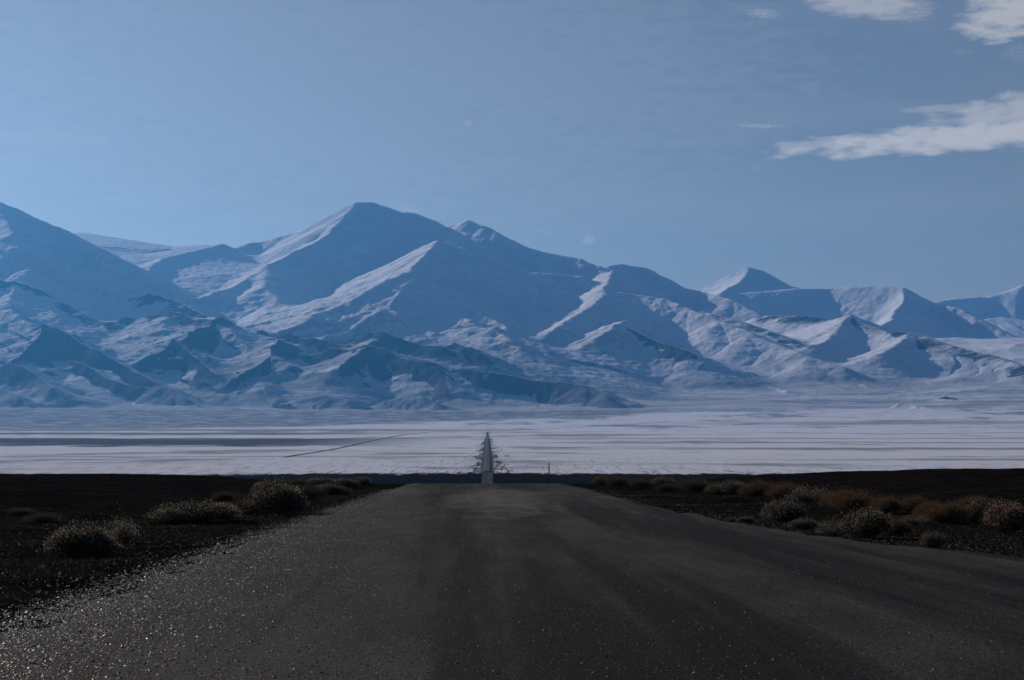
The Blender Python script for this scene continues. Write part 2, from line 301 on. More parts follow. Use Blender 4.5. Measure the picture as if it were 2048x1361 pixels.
def terrain_z(x, y):
    """plain + mountains; arrays of any shape"""
    shp = x.shape; x = x.ravel(); y = y.ravel()
    r = np.hypot(x, y); base = ground_z(x, y)
    foot = sstep(r, 6300, 8200)
    xf, yf = x.astype(np.float32), y.astype(np.float32)
    base = base + foot * (16 * fbm(xf / 620, yf / 620, 5, 41) + 26 * (ridged(xf / 900, yf / 900, 4, 52) - 0.35) * sstep(r, 7600, 10500))
    base = base + 1.6 * sstep(r, 4800, 6500) * fbm(xf / 90, yf / 60, 4, 77)
    # side ranges outside the frame
    az = np.abs(np.arctan2(x, y)); side = sstep(az, R(17), R(26)) * sstep(r, 8500, 12500) * np.where(x < 0, 0.35, 1.0)
    base = base + side * 900 * ridged(xf / 4200, yf / 4200, 5, 91)
    base = base + 4.5 * sstep(r, 5900, 7400) * fbm(x / 230, y / 230, 5, 79)
    m = r > 6800
    X, Y, Bz = xf[m], yf[m], base[m].astype(np.float32)
    wx = X + 34 * fbm(X / 420, Y / 420, 4, 101) + 6 * fbm(X / 60, Y / 60, 2, 111)
    wy = Y + 70 * fbm(X / 420, Y / 420, 4, 105)
    H = Bz.copy(); RK = np.zeros_like(H)
    for i, (kl, kr, pts, rough, crest, rock_shade, rd) in enumerate(RIDGES):
        P = np.array(pts, np.float32); kmin = min(kl, kr) * 0.72
        reach = (P[:, 2].max() - (Bz.min() if 0 else 0)) / kmin
        reach = min(max(reach, 200), 3000)
        sel = np.nonzero((wx > P[:, 0].min() - reach) & (wx < P[:, 0].max() + reach) & (wy > P[:, 1].min() - reach) & (wy < P[:, 1].max() + reach) & (P[:, 2].max() > H))[0]
        if not len(sel): continue
        qx, qy = wx[sel], wy[sel]; best = np.full(len(sel), -1e9, np.float32); bt = np.zeros(len(sel), np.float32); bd = np.zeros(len(sel), np.float32); bs = np.zeros(len(sel), np.float32)
        t0 = 0.0
        for j in range(len(P) - 1):
            ax, ay, azz = P[j]; bx, by, bz = P[j + 1]; ex, ey = bx - ax, by - ay; L = math.hypot(ex, ey) + 1e-6
            t = np.clip(((qx - ax) * ex + (qy - ay) * ey) / (L * L), 0, 1)
            dx, dy = qx - (ax + ex * t), qy - (ay + ey * t); d = np.sqrt(dx * dx + dy * dy) + 1e-3
            s = (ex * dy - ey * dx) / (L * d)
            if P[-1, 0] < P[0, 0]: s = -s
            k = kr + (kl - kr) * (0.5 + 0.5 * s)
            conc = np.clip((11200 - ay) / 1500, 0, 1) * 0.34
            dd = np.sqrt(d * d + crest * crest) - crest + 0.00045 * np.maximum(d - 900, 0) ** 2
            dd = dd - conc * np.maximum(dd - 170, 0) * (1 - np.maximum(dd - 170, 0) / 4000)
            h = azz + (bz - azz) * t - k * dd
            b = h > best; best[b] = h[b]; bt[b] = (t0 + t * L)[b]; bd[b] = dd[b]; bs[b] = s[b]
            t0 += L
        # spurs and gullies running down from the crest
        amp = rough * 0.048 * np.minimum(bd, 900)
        g = ridged(bt / 330 + i * 3.1, bd / 1500, 3, 200 + i, 0.5) - 0.45
        g2 = gnoise(bt / 75 + i * 5.7, bd / 420, 300 + i)
        near = np.clip((11500 - qy) / 2500, 0, 1)
        g3 = ridged(bt / 42 + i * 2.7, bd / 160, 2, 350 + i) - .4
        best = best + amp * (1.1 * g + (0.18 + .2 * near) * g2) + near * rough * np.minimum(bd, 90) * .05 * g3
        win = sstep(best - H[sel], -4, 10)
        rk = rock_shade * sstep(-bs, -0.35, 0.25) * (1 - sstep(bd + rd * (0.55 * gnoise(bt / 150, bd / 240, 370 + i) + .3 * gnoise(bt / 45, bd / 120, 390 + i)), rd * .25, rd * .95))  # dark stone kept to the shaded side, so shade goes into the colour
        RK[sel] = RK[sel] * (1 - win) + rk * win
        H[sel] = smax(H[sel], best, np.clip((Y[sel] - 7000) / 90, 8, 30).astype(np.float32))
    rel = np.clip((H - Bz) / 250, 0, 1)
    nr = np.clip((11600 - Y) / 2200, 0, 1) * 0.85 + 0.15
    H = H + rel * nr * (20 * (ridged(X / 330, Y / 380, 4, 411) - .4) + 5 * (ridged(X / 75, Y / 90, 3, 421) - .4)) + (1.3 + 2.6 * rel) * fbm(X / 42, Y / 42, 3, 431) * sstep(r[m], 6800, 8000)
    base[m] = H
    full = np.zeros(len(x), np.float32); full[m] = RK; ROCK_SHADE['v'] = full
    return base.reshape(shp)


# ------------------------------------------------------------------ mesh helpers
def mesh_np(name, verts, faces, mat=None, smooth=True):
    """faces: (n,3) or (n,4) int array"""
    me = bpy.data.meshes.new(name); v = np.asarray(verts, np.float32); f = np.asarray(faces, np.int32)
    me.vertices.add(len(v)); me.vertices.foreach_set('co', v.ravel())
    k = f.shape[1]; me.loops.add(f.size); me.loops.foreach_set('vertex_index', f.ravel())
    me.polygons.add(len(f)); me.polygons.foreach_set('loop_start', np.arange(0, f.size, k, dtype=np.int32))
    me.polygons.foreach_set('loop_total', np.full(len(f), k, np.int32))
    me.polygons.foreach_set('use_smooth', np.full(len(f), smooth, bool))
    me.update(calc_edges=True)
    if mat: me.materials.append(mat)
    return me


def link(name, me, parent=None, loc=None, rot=None, **props):
    o = bpy.data.objects.new(name, me); COL.objects.link(o)
    if parent: o.parent = parent
    if loc is not None: o.location = loc
    if rot is not None: o.rotation_euler = rot
    for k, v in props.items():
        if v: o[k] = v
    return o


def grid_faces(n, m):
    i = np.arange(n - 1)[:, None] * m + np.arange(m - 1)[None, :]
    return np.stack([i, i + 1, i + m + 1, i + m], -1).reshape(-1, 4)


def polar(name, radii, azs, zfun, mat, **props):
    A, Rr = np.meshgrid(azs, radii)
    x, y = np.sin(A) * Rr, np.cos(A) * Rr; z = zfun(x, y)
    f = grid_faces(len(radii), len(azs))[:, ::-1]
    me = mesh_np(name, np.stack([x, y, z], -1).reshape(-1, 3), f, mat)
    if zfun is terrain_z: me.attributes.new('crag_shade', 'FLOAT', 'POINT').data.foreach_set('value', ROCK_SHADE['v'].astype(np.float32))
    return link(name, me, **props)

# ------------------------------------------------------------------ materials
def new_mat(name):
    m = bpy.data.materials.new(name); m.use_nodes = True; g = G(m.node_tree); g.n.clear()
    out = g.node('ShaderNodeOutputMaterial'); b = g.node('ShaderNodeBsdfPrincipled'); g.l.new(b.outputs[0], out.inputs[0])
    return m, g, b


def plain_mat(name, rough, rgb, spec=0.3, trans=0.0):
    m, g, b = new_mat(name)
    geo = g.node('ShaderNodeNewGeometry'); n = g.noise(geo.outputs['Position'], 9.0, 3)
    c = tuple(v * 0.6 for v in rgb) + (1,); d = tuple(min(v * 1.35, 1) for v in rgb) + (1,)
    g.l.new(g.mix(g.smooth(n, .3, .7), c, d), b.inputs['Base Color'])
    b.inputs['Roughness'].default_value = rough; b.inputs['Specular IOR Level'].default_value = spec
    if trans:
        t = g.node('ShaderNodeBsdfTranslucent'); t.inputs[0].default_value = tuple(rgb) + (1,)
        mx = g.node('ShaderNodeMixShader'); mx.inputs[0].default_value = trans
        g.l.new(b.outputs[0], mx.inputs[1]); g.l.new(t.outputs[0], mx.inputs[2])
        g.l.new(mx.outputs[0], [n for n in g.n if n.type == 'OUTPUT_MATERIAL'][0].inputs[0])
    return m


def snow_mat():
    """one material for plain and mountains: wind-packed snow over dark ground"""
    m, g, b = new_mat('snow_and_rock')
    geo = g.node('ShaderNodeNewGeometry'); P = geo.outputs['Position']
    sp = g.node('ShaderNodeSeparateXYZ'); g.l.new(P, sp.inputs[0]); x, y, z = sp.outputs
    sn = g.node('ShaderNodeSeparateXYZ'); g.l.new(geo.outputs['Normal'], sn.inputs[0])
    r = g.math('SQRT', g.math('ADD', g.math('MULTIPLY', x, x), g.math('MULTIPLY', y, y)))
    u = g.math('SUBTRACT', x, g.math('MULTIPLY', y, AXIS))
    # --- mountains: steep ground sheds its snow, with wind-scoured patches
    slope = g.math('SUBTRACT', 1.0, sn.outputs[2])
    n1 = g.noise(P, 0.006, 7, 0.62); n2 = g.noise(g.map(P, (0.3, 1.0, 0.7)), 0.035, 5, 0.65)
    nn = g.math('ADD', g.math('MULTIPLY', n1, 0.6), g.math('MULTIPLY', n2, 0.4))
    s2 = g.math('ADD', slope, g.math('MULTIPLY', g.math('SUBTRACT', nn, 0.5), 0.42))
    low = g.smooth(r, 8800, 10600, 1.0, 0.0)
    rock_shade = g.math('MULTIPLY', g.smooth(s2, 0.09, 0.17), g.math('MULTIPLY_ADD', low, 0.75, 0.2))
    patch = g.math('MULTIPLY', g.smooth(nn, 0.50, 0.62), g.math('MULTIPLY_ADD', low, 0.30, 0.08))
    at_ = g.node('ShaderNodeAttribute'); at_.attribute_name = 'crag_shade'
    crag_shade = g.smooth(g.math('ADD', at_.outputs['Fac'], g.math('MULTIPLY', g.math('SUBTRACT', nn, 0.5), 2.2)), 0.25, 0.60, 0.0, 0.95)  # bare stone, also painting shade onto the right-hand faces
    mount = g.math('MAXIMUM', g.math('MAXIMUM', rock_shade, patch), crag_shade)
    # --- fan and plain: long bare streaks
    thin = g.math('MULTIPLY', g.smooth(r, 8600, 10800, 1.0, 0.0), g.smooth(g.noise(g.map(P, (0.35, 1, 1)), 0.004, 7, 0.68), 0.36, 0.60, 0.15, 0.62))
    mount = g.math('MAXIMUM', mount, thin)
    n3 = g.noise(g.map(P, (0.6, 1.0, 1.2)), 0.028, 9, 0.78)
    speck = g.math('MULTIPLY', g.smooth(n3, 0.53, 0.62), g.math('MULTIPLY_ADD', low, 0.55, 0.12))
    mount = g.math('MAXIMUM', mount, speck)
    st = g.noise(g.map(P, (0.0026, 0.0021, 0.0)), 1.0, 7, 0.62, 0.5)
    stf = g.noise(g.map(P, (0.014, 0.0075, 0.0)), 1.0, 5, 0.65)
    sm = g.math('ADD', g.math('MULTIPLY', st, 0.7), g.math('MULTIPLY', stf, 0.3))
    fan = g.smooth(g.math('ADD', g.math('MULTIPLY', stf, .5), g.math('MULTIPLY', n2, .5)), 0.38, 0.58, 0.36, 0.80)
    fs = g.smooth(g.math('DIVIDE', x, y), -0.22, 0.26, 4900, 7900)
    fanw = g.math('MULTIPLY', g.smooth(g.math('SUBTRACT', g.math('ADD', r, g.math('MULTIPLY', g.math('SUBTRACT', st, .5), 1500)), fs), 0, 420), g.smooth(r, 7300, 8500, 1.0, 0.0))
    plain = g.smooth(sm, 0.50, 0.60, 0.04, 0.62)
    # broad bare belts on the left of the plain and thinner ones on the right
    def belt(y0, y1, soft, xside, amt):
        yy = g.math('ADD', y, g.math('MULTIPLY', g.math('SUBTRACT', stf, 0.5), soft * 7))
        a = g.math('MULTIPLY', g.smooth(yy, y0 - soft, y0 + soft), g.smooth(yy, y1 - soft, y1 + soft, 1.0, 0.0))
        a = g.math('MULTIPLY', a, g.smooth(x, xside[0], xside[1]))
        return g.math('MULTIPLY', a, g.smooth(sm, 0.36, 0.52, amt * 0.75, amt))
    bl = [belt(2350, 3250, 110, (-20, -330), 0.88), belt(3900, 4400, 120, (-40, -500), 0.8), belt(1610, 1660, 24, (120, -60), 0.5),
          belt(2050, 2230, 50, (-40, 300), 0.6), belt(2600, 2750, 40, (-30, 100), 0.5), belt(3100, 3300, 60, (-30, 60), 0.4),
          belt(1480, 1540, 20, (60, 420), 0.7), belt(4700, 5100, 90, (200, -300), 0.6), belt(5600, 6100, 120, (100, 900), 0.4)]
    for q in bl: plain = g.math('MAXIMUM', plain, q)
    # stubble poking through near the edge of the snow
    v = g.noise(g.map(P, (0.35, 0.010, 0.0)), 1.0, 5, 0.8)
    stub = g.math('MULTIPLY', g.smooth(v, 0.535, 0.62), g.smooth(g.math('ADD', r, g.math('MULTIPLY', st, 900)), 1500, 2500, 0.85, 0.0))
    edge = g.smooth(g.math('ADD', r, g.math('MULTIPLY', g.math('SUBTRACT', g.noise(g.map(P, (0.035, 0.004, 0)), 1.0, 8, 0.85), 0.5), 320)), 1095, 1135, 1.0, 0.0)
    # verges of the straight road
    vn = g.noise(g.map(P, (0.14, 0.0040, 0.0)), 1.0, 8, 0.85)
    vwid = g.smooth(y, 1200, 3600, 24, 12)
    fall = g.math('SUBTRACT', 1.0, g.math('DIVIDE', g.math('ABSOLUTE', u), vwid))
    verge = g.smooth(g.math('ADD', g.math('ADD', g.math('MULTIPLY', vn, 2.0), -0.52), g.math('MULTIPLY', fall, 0.40)), 0.68, 0.80, 0.0, 0.9)
    verge = g.math('MAXIMUM', verge, g.smooth(g.math('ABSOLUTE', u), 3.4, 5.2, 0.9, 0.0))
    verge = g.math('MULTIPLY', verge, g.smooth(g.math('ABSOLUTE', u), g.smooth(y, 2800, 3900, 0, 6), g.smooth(y, 2800, 3900, 1, 8), 0.35, 1.0))
    verge = g.math('MULTIPLY', verge, g.smooth(y, 4500, 4650, 1.0, 0.0))
    plain = g.math('MAXIMUM', g.math('MAXIMUM', plain, stub), g.math('MAXIMUM', edge, verge))
    wm = g.smooth(r, 7400, 8400)
    bare = g.math('ADD', g.math('MULTIPLY', plain, g.math('SUBTRACT', 1.0, fanw)), g.math('MULTIPLY', fan, fanw))
    bare = g.math('ADD', g.math('MULTIPLY', bare, g.math('SUBTRACT', 1.0, wm)), g.math('MULTIPLY', g.math('MAXIMUM', mount, g.math('MULTIPLY', fan, fanw)), wm))
    snow_c = g.mix(nn, (0.50, 0.56, 0.70, 1), (0.68, 0.73, 0.86, 1))
    rock_c = g.mix(n2, (0.006, 0.012, 0.028, 1), (0.030, 0.035, 0.055, 1))
    rock_c = g.mix(edge, rock_c, (0.012, 0.006, 0.002, 1))
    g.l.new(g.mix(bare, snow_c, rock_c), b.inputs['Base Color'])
    b.inputs['Roughness'].default_value = 0.9; b.inputs['Specular IOR Level'].default_value = 0.0
    bp = g.node('ShaderNodeBump'); bp.inputs['Distance'].default_value = 9.0; bp.inputs['Strength'].default_value = 0.7
    g.l.new(g.noise(g.map(P, (0.8, 1, 0.6)), 0.03, 9, 0.72), bp.inputs['Height']); g.l.new(bp.outputs[0], b.inputs['Normal'])
    return m


def soil_mat():
    m, g, b = new_mat('dark_soil')
    geo = g.node('ShaderNodeNewGeometry'); P = geo.outputs['Position']
    n = g.noise(P, 0.7, 6, 0.65); f = g.noise(P, 14, 4, 0.7); big = g.noise(P, 0.06, 4, 0.6)
    c = g.mix(g.smooth(n, .35, .65), (0.003, 0.003, 0.0032, 1), (0.010, 0.0094, 0.009, 1))
    c = g.mix(g.math('MULTIPLY', g.smooth(big, .5, .66), .6), c, (0.008, 0.0075, 0.005, 1))
    c = g.mix(g.smooth(f, .60, .75), c, (0.022, 0.021, 0.02, 1))
    g.l.new(c, b.inputs['Base Color']); b.inputs['Roughness'].default_value = 1.0; b.inputs['Specular IOR Level'].default_value = 0.0
    bp = g.node('ShaderNodeBump'); bp.inputs['Distance'].default_value = 0.12; bp.inputs['Strength'].default_value = 0.9
    g.l.new(g.math('ADD', g.noise(P, 2.2, 6, 0.7), g.math('MULTIPLY', f, .35)), bp.inputs['Height']); g.l.new(bp.outputs[0], b.inputs['Normal'])
    return m


def road_mat():
    m, g, b = new_mat('worn_gravel_asphalt')
    geo = g.node('ShaderNodeNewGeometry'); P = geo.outputs['Position']
    sp = g.node('ShaderNodeSeparateXYZ'); g.l.new(P, sp.inputs[0]); x, y, z = sp.outputs
    # coordinates that follow the lane: u across, v along; wheel bands swing right near the camera
    swing = g.smooth(y, 10, 60, 1.0, 0.0)
    u = g.math('SUBTRACT', x, g.math('MULTIPLY', y, AXIS))
    uu = g.math('SUBTRACT', u, g.math('MULTIPLY', swing, g.math('MULTIPLY', g.smooth(u, 0, 12, 0.0, 1.0), 3.0)))
    lanes = g.noise(g.comb(g.math('MULTIPLY', uu, 1.0), g.math('MULTIPLY', y, 0.03), 0.0), 0.5, 5, 0.62, 0.4)
    fine = g.noise(P, 26, 3, 0.75); mid = g.noise(g.map(P, (1.3, .30, 1)), 0.8, 6, 0.65); pat = g.noise(g.map(P, (1, .35, 1)), 0.11, 4, 0.6)
    grit = g.noise(P, 55, 2, 0.6)
    lum = g.smooth(lanes, .41, .57, 0.003, 0.028)
    lum = g.math('MULTIPLY', lum, g.smooth(mid, .30, .70, 0.65, 1.45))
    lum = g.math('ADD', lum, g.math('MULTIPLY', g.smooth(pat, .48, .66), g.smooth(y, 30, 90, 0.002, 0.030)))
    ea = g.math('POWER', g.math('DIVIDE', g.math('SUBTRACT', u, 0.6), 2.6), 2.0); eb = g.math('POWER', g.math('DIVIDE', g.math('SUBTRACT', y, 82), 30), 2.0)
    crest_sheen = g.smooth(g.math('ADD', g.math('SUBTRACT', 1.0, g.math('ADD', ea, eb)), g.math('MULTIPLY', g.math('SUBTRACT', mid, 0.5), 2.0)), -0.1, 0.9, 0.0, 0.05)  # glancing sheen by the crest, painted in as a paler oval
    lum = g.math('ADD', lum, crest_sheen)
    lum = g.math('MULTIPLY', lum, g.smooth(fine, .34, .68, 0.25, 1.95))
    lum = g.math('ADD', lum, g.smooth(grit, .62, .76, 0.0, 0.12))
    col = g.node('ShaderNodeCombineColor')
    for k, f in enumerate((1.0, 0.985, 0.97)): g.put(col.inputs[k], g.math('MULTIPLY', lum, f))
    c = col.outputs[0]
    g.l.new(c, b.inputs['Base Color']); b.inputs['Roughness'].default_value = 0.75; b.inputs['Specular IOR Level'].default_value = 0.03
    bp = g.node('ShaderNodeBump'); bp.inputs['Distance'].default_value = 0.05; bp.inputs['Strength'].default_value = 1.0
    g.l.new(g.math('ADD', g.math('MULTIPLY', g.noise(P, 45, 3, .7), .5), g.noise(P, 9, 6, .75)), bp.inputs['Height']); g.l.new(bp.outputs[0], b.inputs['Normal'])
    return m


SNOW, SOIL, ROAD = snow_mat(), soil_mat(), road_mat()
FARROAD2 = plain_mat('track_dirt', 0.9, (0.03, 0.031, 0.036), 0.1)
FARROAD = plain_mat('pale_road', 0.9, (0.026, 0.029, 0.038), 0.1)

# ------------------------------------------------------------------ the setting
fine_az = np.linspace(R(-17), R(17), 1300)
side_az = np.concatenate([np.linspace(R(-60), R(-17.3), 90), fine_az, np.linspace(R(17.3), R(60), 90)])
def radii_mountain():
    r, out = 4800.0, []
    while r < 16200:
        out.append(r); r += 22 if r < 6800 else (10.5 if r < 10500 else (12.5 if r < 13500 else 16))
    while r < 21000: out.append(r); r += 40
    return np.array(out)
RM = radii_mountain()
polar('mountains', RM, side_az, terrain_z, SNOW, kind='structure', label='hazy blue snow covered mountain range with foothills beyond the plain')
az2 = np.concatenate([np.linspace(R(-60), R(-17.5), 40), np.linspace(R(-17), R(17), 500), np.linspace(R(17.5), R(60), 40)])
RP = np.concatenate([np.geomspace(1000, 4800, 420)])
polar('snow_plain', RP, az2, terrain_z, SNOW, kind='structure', label='flat snow covered plain streaked with bare ground')
az3 = np.concatenate([np.linspace(R(-180), R(-25), 90), np.linspace(R(-24.5), R(24.5), 760), np.linspace(R(25), R(180), 90)])
RG = np.concatenate([[2.0, 4, 6, 8, 9], np.geomspace(10, 230, 900), np.geomspace(235, 1003, 90)])
polar('ground', RG, az3, lambda x, y: ground_z(x, y), SOIL, kind='structure', label='dark stony soil on both sides of the road')


def edge_r(y): return np.interp(y, [-60, 10, 15, 20, 25, 33, 42, 52, 70, 90, 140, 300, 700], [40, 40, 27, 18, 12.8, 9.0, 7.4, 6.4, 5.8, 5.5, 5.2, 4.0, 2.9])
def edge_l(y): return np.interp(y, [-60, 15, 140, 300, 700], [-4.6, -4.75, -5.2, -4.0, -2.9])


def road_strip(name, ys, nu, wl, wr, lift, mat, sink=0.35, **props):
    V = []
    for y in ys:
        l, r_ = wl(y), wr(y)
        jl, jr = 0.18 * float(gnoise(np.array(y / .35), np.array(1.5), 13)) + 0.30 * float(gnoise(np.array(y / 1.3), np.array(0.5), 3)), 0.35 * float(gnoise(np.array(y / 1.7), np.array(7.5), 4))
        us = np.linspace(l + jl, r_ + jr, nu)
        x = us + AXIS * y; yy = np.full(nu, y); z = ground_z(x, yy) + lift
        z[0] -= sink; z[-1] -= sink
        V.append(np.stack([x, yy, z], -1))
    V = np.concatenate(V)
    return link(name, mesh_np(name, V, grid_faces(len(ys), nu), mat), **props)


ys_near = np.concatenate([np.linspace(-40, 10, 20), np.geomspace(10.5, 230, 420), np.linspace(232, 1150, 120)])
road_strip('road', ys_near, 60, edge_l, lambda y: edge_r(y), 0.03, ROAD, 0.06, kind='structure', label='weathered grey gravel road running straight to the mountains')
road_strip('far_road', np.linspace(1150, 4560, 180), 8, lambda y: -2.3, lambda y: 2.3, 0.5, FARROAD, 0.5, kind='structure', label='distant straight stretch of the road across the snow plain')


def track(name, pts, w, lift, mat, **props):
    """a narrow dirt track given by image positions on the flat plain"""
    P3 = []
    for px, py, D in pts:
        d = px_dir(px, py)
        if D is None: D = 34.0 / -d.z
        P3.append((d.x * D, d.y * D))
    P3 = np.array(P3); s = np.concatenate([[0], np.cumsum(np.hypot(*np.diff(P3, axis=0).T))]); n = 260
    t = np.linspace(0, s[-1], n); X = np.interp(t, s, P3[:, 0]); Y = np.interp(t, s, P3[:, 1])
    k = np.ones(13) / 13; Xs = np.convolve(np.pad(X, 6, 'edge'), k, 'valid'); Ys = np.convolve(np.pad(Y, 6, 'edge'), k, 'valid')
    dx, dy = np.gradient(Xs), np.gradient(Ys); L = np.hypot(dx, dy); nx, ny = -dy / L, dx / L
    V = []
    for o, dz in ((-w, -.4), (-w * .6, lift), (w * .6, lift), (w, -.4)):
        x, y = Xs + nx * o, Ys + ny * o; V.append(np.stack([x, y, terrain_z(x, y) + dz], -1))
    V = np.stack(V, 1).reshape(-1, 3)
    return link(name, mesh_np(name, V, grid_faces(n, 4), mat), **props)


track('dirt_track', [(560, 921, None), (620, 910, None), (680, 897, None), (735, 884, None), (800, 871, None), (860, 864.5, None), (960, 862.5, 4750), (1100, 858, 5150), (1230, 853, 5600), (1350, 847, 6200)], 3.4, 0.35, FARROAD2, kind='structure', label='dark dirt track curving across the snow plain behind the road end')

# ------------------------------------------------------------------ marker post
def gz(x, y): return float(ground_z(np.array([x]), np.array([y]))[0])


def at(px, D):
    return (px - 1024) / FPX * D, D


def prism(ring, z0, z1, taper=1.0):
    n = len(ring); v = [(a, b, z0) for a, b in ring] + [(a * taper, b * taper, z1) for a, b in ring]
    return v, [(i, (i + 1) % n, n + (i + 1) % n, n + i) for i in range(n)]


POSTM = plain_mat('weathered_post', 0.8, (0.035, 0.033, 0.032))
PALE = plain_mat('faded_paint', 0.6, (0.16, 0.16, 0.16))
px_, D_ = 1098, 134
x_, y_ = at(px_, D_); z_ = gz(x_, y_)
post = link('marker_post', None, loc=(x_, y_, z_), category='post', label='thin dark marker post standing upright right of the road crest')
def tube_mesh(name, zs, rs, n, mat, ox=0):
    V, F = [], []
    for z, r_ in zip(zs, rs):
        for i in range(n): a = 2 * math.pi * (i + .5) / n; V.append((ox + math.cos(a) * r_, math.sin(a) * r_, z))
    for j in range(len(zs) - 1):
        for i in range(n): F.append((j * n + i, j * n + (i + 1) % n, (j + 1) * n + (i + 1) % n, (j + 1) * n + i))
    me = bpy.data.meshes.new(name); V.append((ox, 0, zs[-1])); t = len(V) - 1; k = (len(zs) - 1) * n
    F += [(k + i, k + (i + 1) % n, t) for i in range(n)]
    me.from_pydata(V, [], F); me.materials.append(mat); me.update(); return me
link('shaft', tube_mesh('shaft', [-.3, 0, .6, 1.1, 1.42], [.05, .048, .045, .043, .04], 6, POSTM), post)
link('band', tube_mesh('band', [1.16, 1.162, 1.28, 1.282], [.044, .047, .0465, .043], 6, PALE), post)

# ------------------------------------------------------------------ shrubs
rng = np.random.default_rng(7)
LEAF = {
    'sage': plain_mat('sage_leaf', 0.8, (0.034, 0.030, 0.024), 0.1, 0.3),
    'rust': plain_mat('rust_blade', 0.8, (0.078, 0.050, 0.029), 0.1, 0.35),
    'olive': plain_mat('olive_leaf', 0.8, (0.038, 0.032, 0.020), 0.1, 0.3),
}
STEM = plain_mat('dry_stem', 0.85, (0.03, 0.024, 0.018))
HEAD = {'sage': plain_mat('pale_seed_head', 0.7, (0.46, 0.43, 0.36), 0.3, 0.4),
        'rust': plain_mat('rusty_seed_head', 0.7, (0.26, 0.17, 0.10), 0.3, 0.4),
        'olive': plain_mat('olive_seed_head', 0.7, (0.22, 0.20, 0.13), 0.3, 0.4),
        'dim': plain_mat('grey_seed_head', 0.7, (0.36, 0.33, 0.26), 0.3, 0.45),
        'pink': plain_mat('rosy_seed_head', 0.7, (0.52, 0.36, 0.34), 0.3, 0.45)}


def blades(P, Dv, L, Wd):
    """thin pointed triangles-pairs: P base, Dv dir, L length, Wd width -> quads"""
    n = len(P); a = rng.normal(size=(n, 3)); s = np.cross(Dv, a); s /= np.linalg.norm(s, axis=1, keepdims=True) + 1e-9
    L = L[:, None]; Wd = Wd[:, None]
    v = np.stack([P, P + Dv * L * .5 + s * Wd * .5, P + Dv * L, P + Dv * L * .5 - s * Wd * .5], 1).reshape(-1, 3)
    f = np.arange(n * 4).reshape(-1, 4)
    return v, f


def shrub_meshes(kind, head, n_stem, n_leaf, n_head, lumps, spiky):
    """unit shrub: radius about 1, height about 1; crown built from a few lumps"""
    lp = np.array([(0, 0, .62)] + [(math.cos(a) * r_, math.sin(a) * r_, h) for a, r_, h in lumps]); ls = np.array([.62] + [.42 + .1 * rng.random() for _ in lumps])
    def shell(n, inner):
        k = rng.integers(0, len(lp), n); d = rng.normal(size=(n, 3)); d[:, 2] = np.abs(d[:, 2]) * 1.1 - .25; d /= np.linalg.norm(d, axis=1, keepdims=True)
        rr = (inner + (1 - inner) * rng.random(n) ** .6) * ls[k] * (1 + .18 * rng.normal(size=n) * spiky)
        p = lp[k] * np.array([1, 1, .55]) + d * rr[:, None] * np.array([1, 1, .92]); p[:, 2] = np.maximum(p[:, 2], .02)
        o = p + np.array([0, 0, .25]); o /= np.linalg.norm(o, axis=1, keepdims=True); return p, o
    p, o = shell(n_stem, .9); b = np.stack([p[:, 0] * .18, p[:, 1] * .18, np.zeros(n_stem)], -1) ; d = p - b; L = np.linalg.norm(d, axis=1)
    sv, sf = blades(b, d / L[:, None], L * 1.04, np.full(n_stem, .022))
    p, o = shell(n_leaf, .35); o = o + rng.normal(size=o.shape) * .45; o /= np.linalg.norm(o, axis=1, keepdims=True)
    lv, lf = blades(p, o, rng.uniform(.06, .15, n_leaf) * (1.5 if spiky > 1 else 1), rng.uniform(.016, .04, n_leaf) * (.5 if spiky > 1 else 1))
    p, o = shell(n_head, .93); p = p + o * .07; keep = p[:, 2] > .22; p, o = p[keep], o[keep]
    o2 = o + rng.normal(size=o.shape) * .5; o2 /= np.linalg.norm(o2, axis=1, keepdims=True); n = len(p)
    hv, hf = blades(p, o2, rng.uniform(.018, .045, n), rng.uniform(.010, .022, n)); hv2, hf2 = blades(p, o2, rng.uniform(.018, .045, n), rng.uniform(.010, .022, n))
    hv = np.concatenate([hv, hv2]); hf = np.concatenate([hf, hf2 + len(hv2)])
    return (mesh_np('stems', sv, sf, STEM, False), mesh_np('foliage', lv, lf, LEAF[kind], False), mesh_np('seed_heads', hv, hf, HEAD[head], False))


def lumps(n, r0=.35, r1=.6): return [(rng.random() * 6.28, rng.uniform(r0, r1), rng.uniform(.3, .7)) for _ in range(n)]
KINDS = {
    'pale': shrub_meshes('sage', 'sage', 260, 5200, 1700, lumps(5), 1.0),
    'pink': shrub_meshes('sage', 'pink', 260, 5200, 1900, lumps(4), .8),
    'sage': shrub_meshes('sage', 'dim', 260, 6200, 2200, lumps(6), .7),
    'rust': shrub_meshes('rust', 'rust', 300, 6500, 500, lumps(5), 1.5),
    'olive': shrub_meshes('olive', 'olive', 300, 5200, 500, lumps(5), 1.3),
    'loose': shrub_meshes('sage', 'sage', 200, 1200, 1200, lumps(6, .3, .8), 1.6),
}


def ray_ground(px, py):
    """where the line of sight of an image position meets the near ground"""
    d = px_dir(px, py); D = np.geomspace(12, 700, 4000); x = d.x * D; y = d.y * D; z = d.z * D
    g = ground_z(x, y); h = np.nonzero(z < g)[0]
    i = h[0] if len(h) else 3000
    return float(x[i]), float(y[i]), float(g[i])


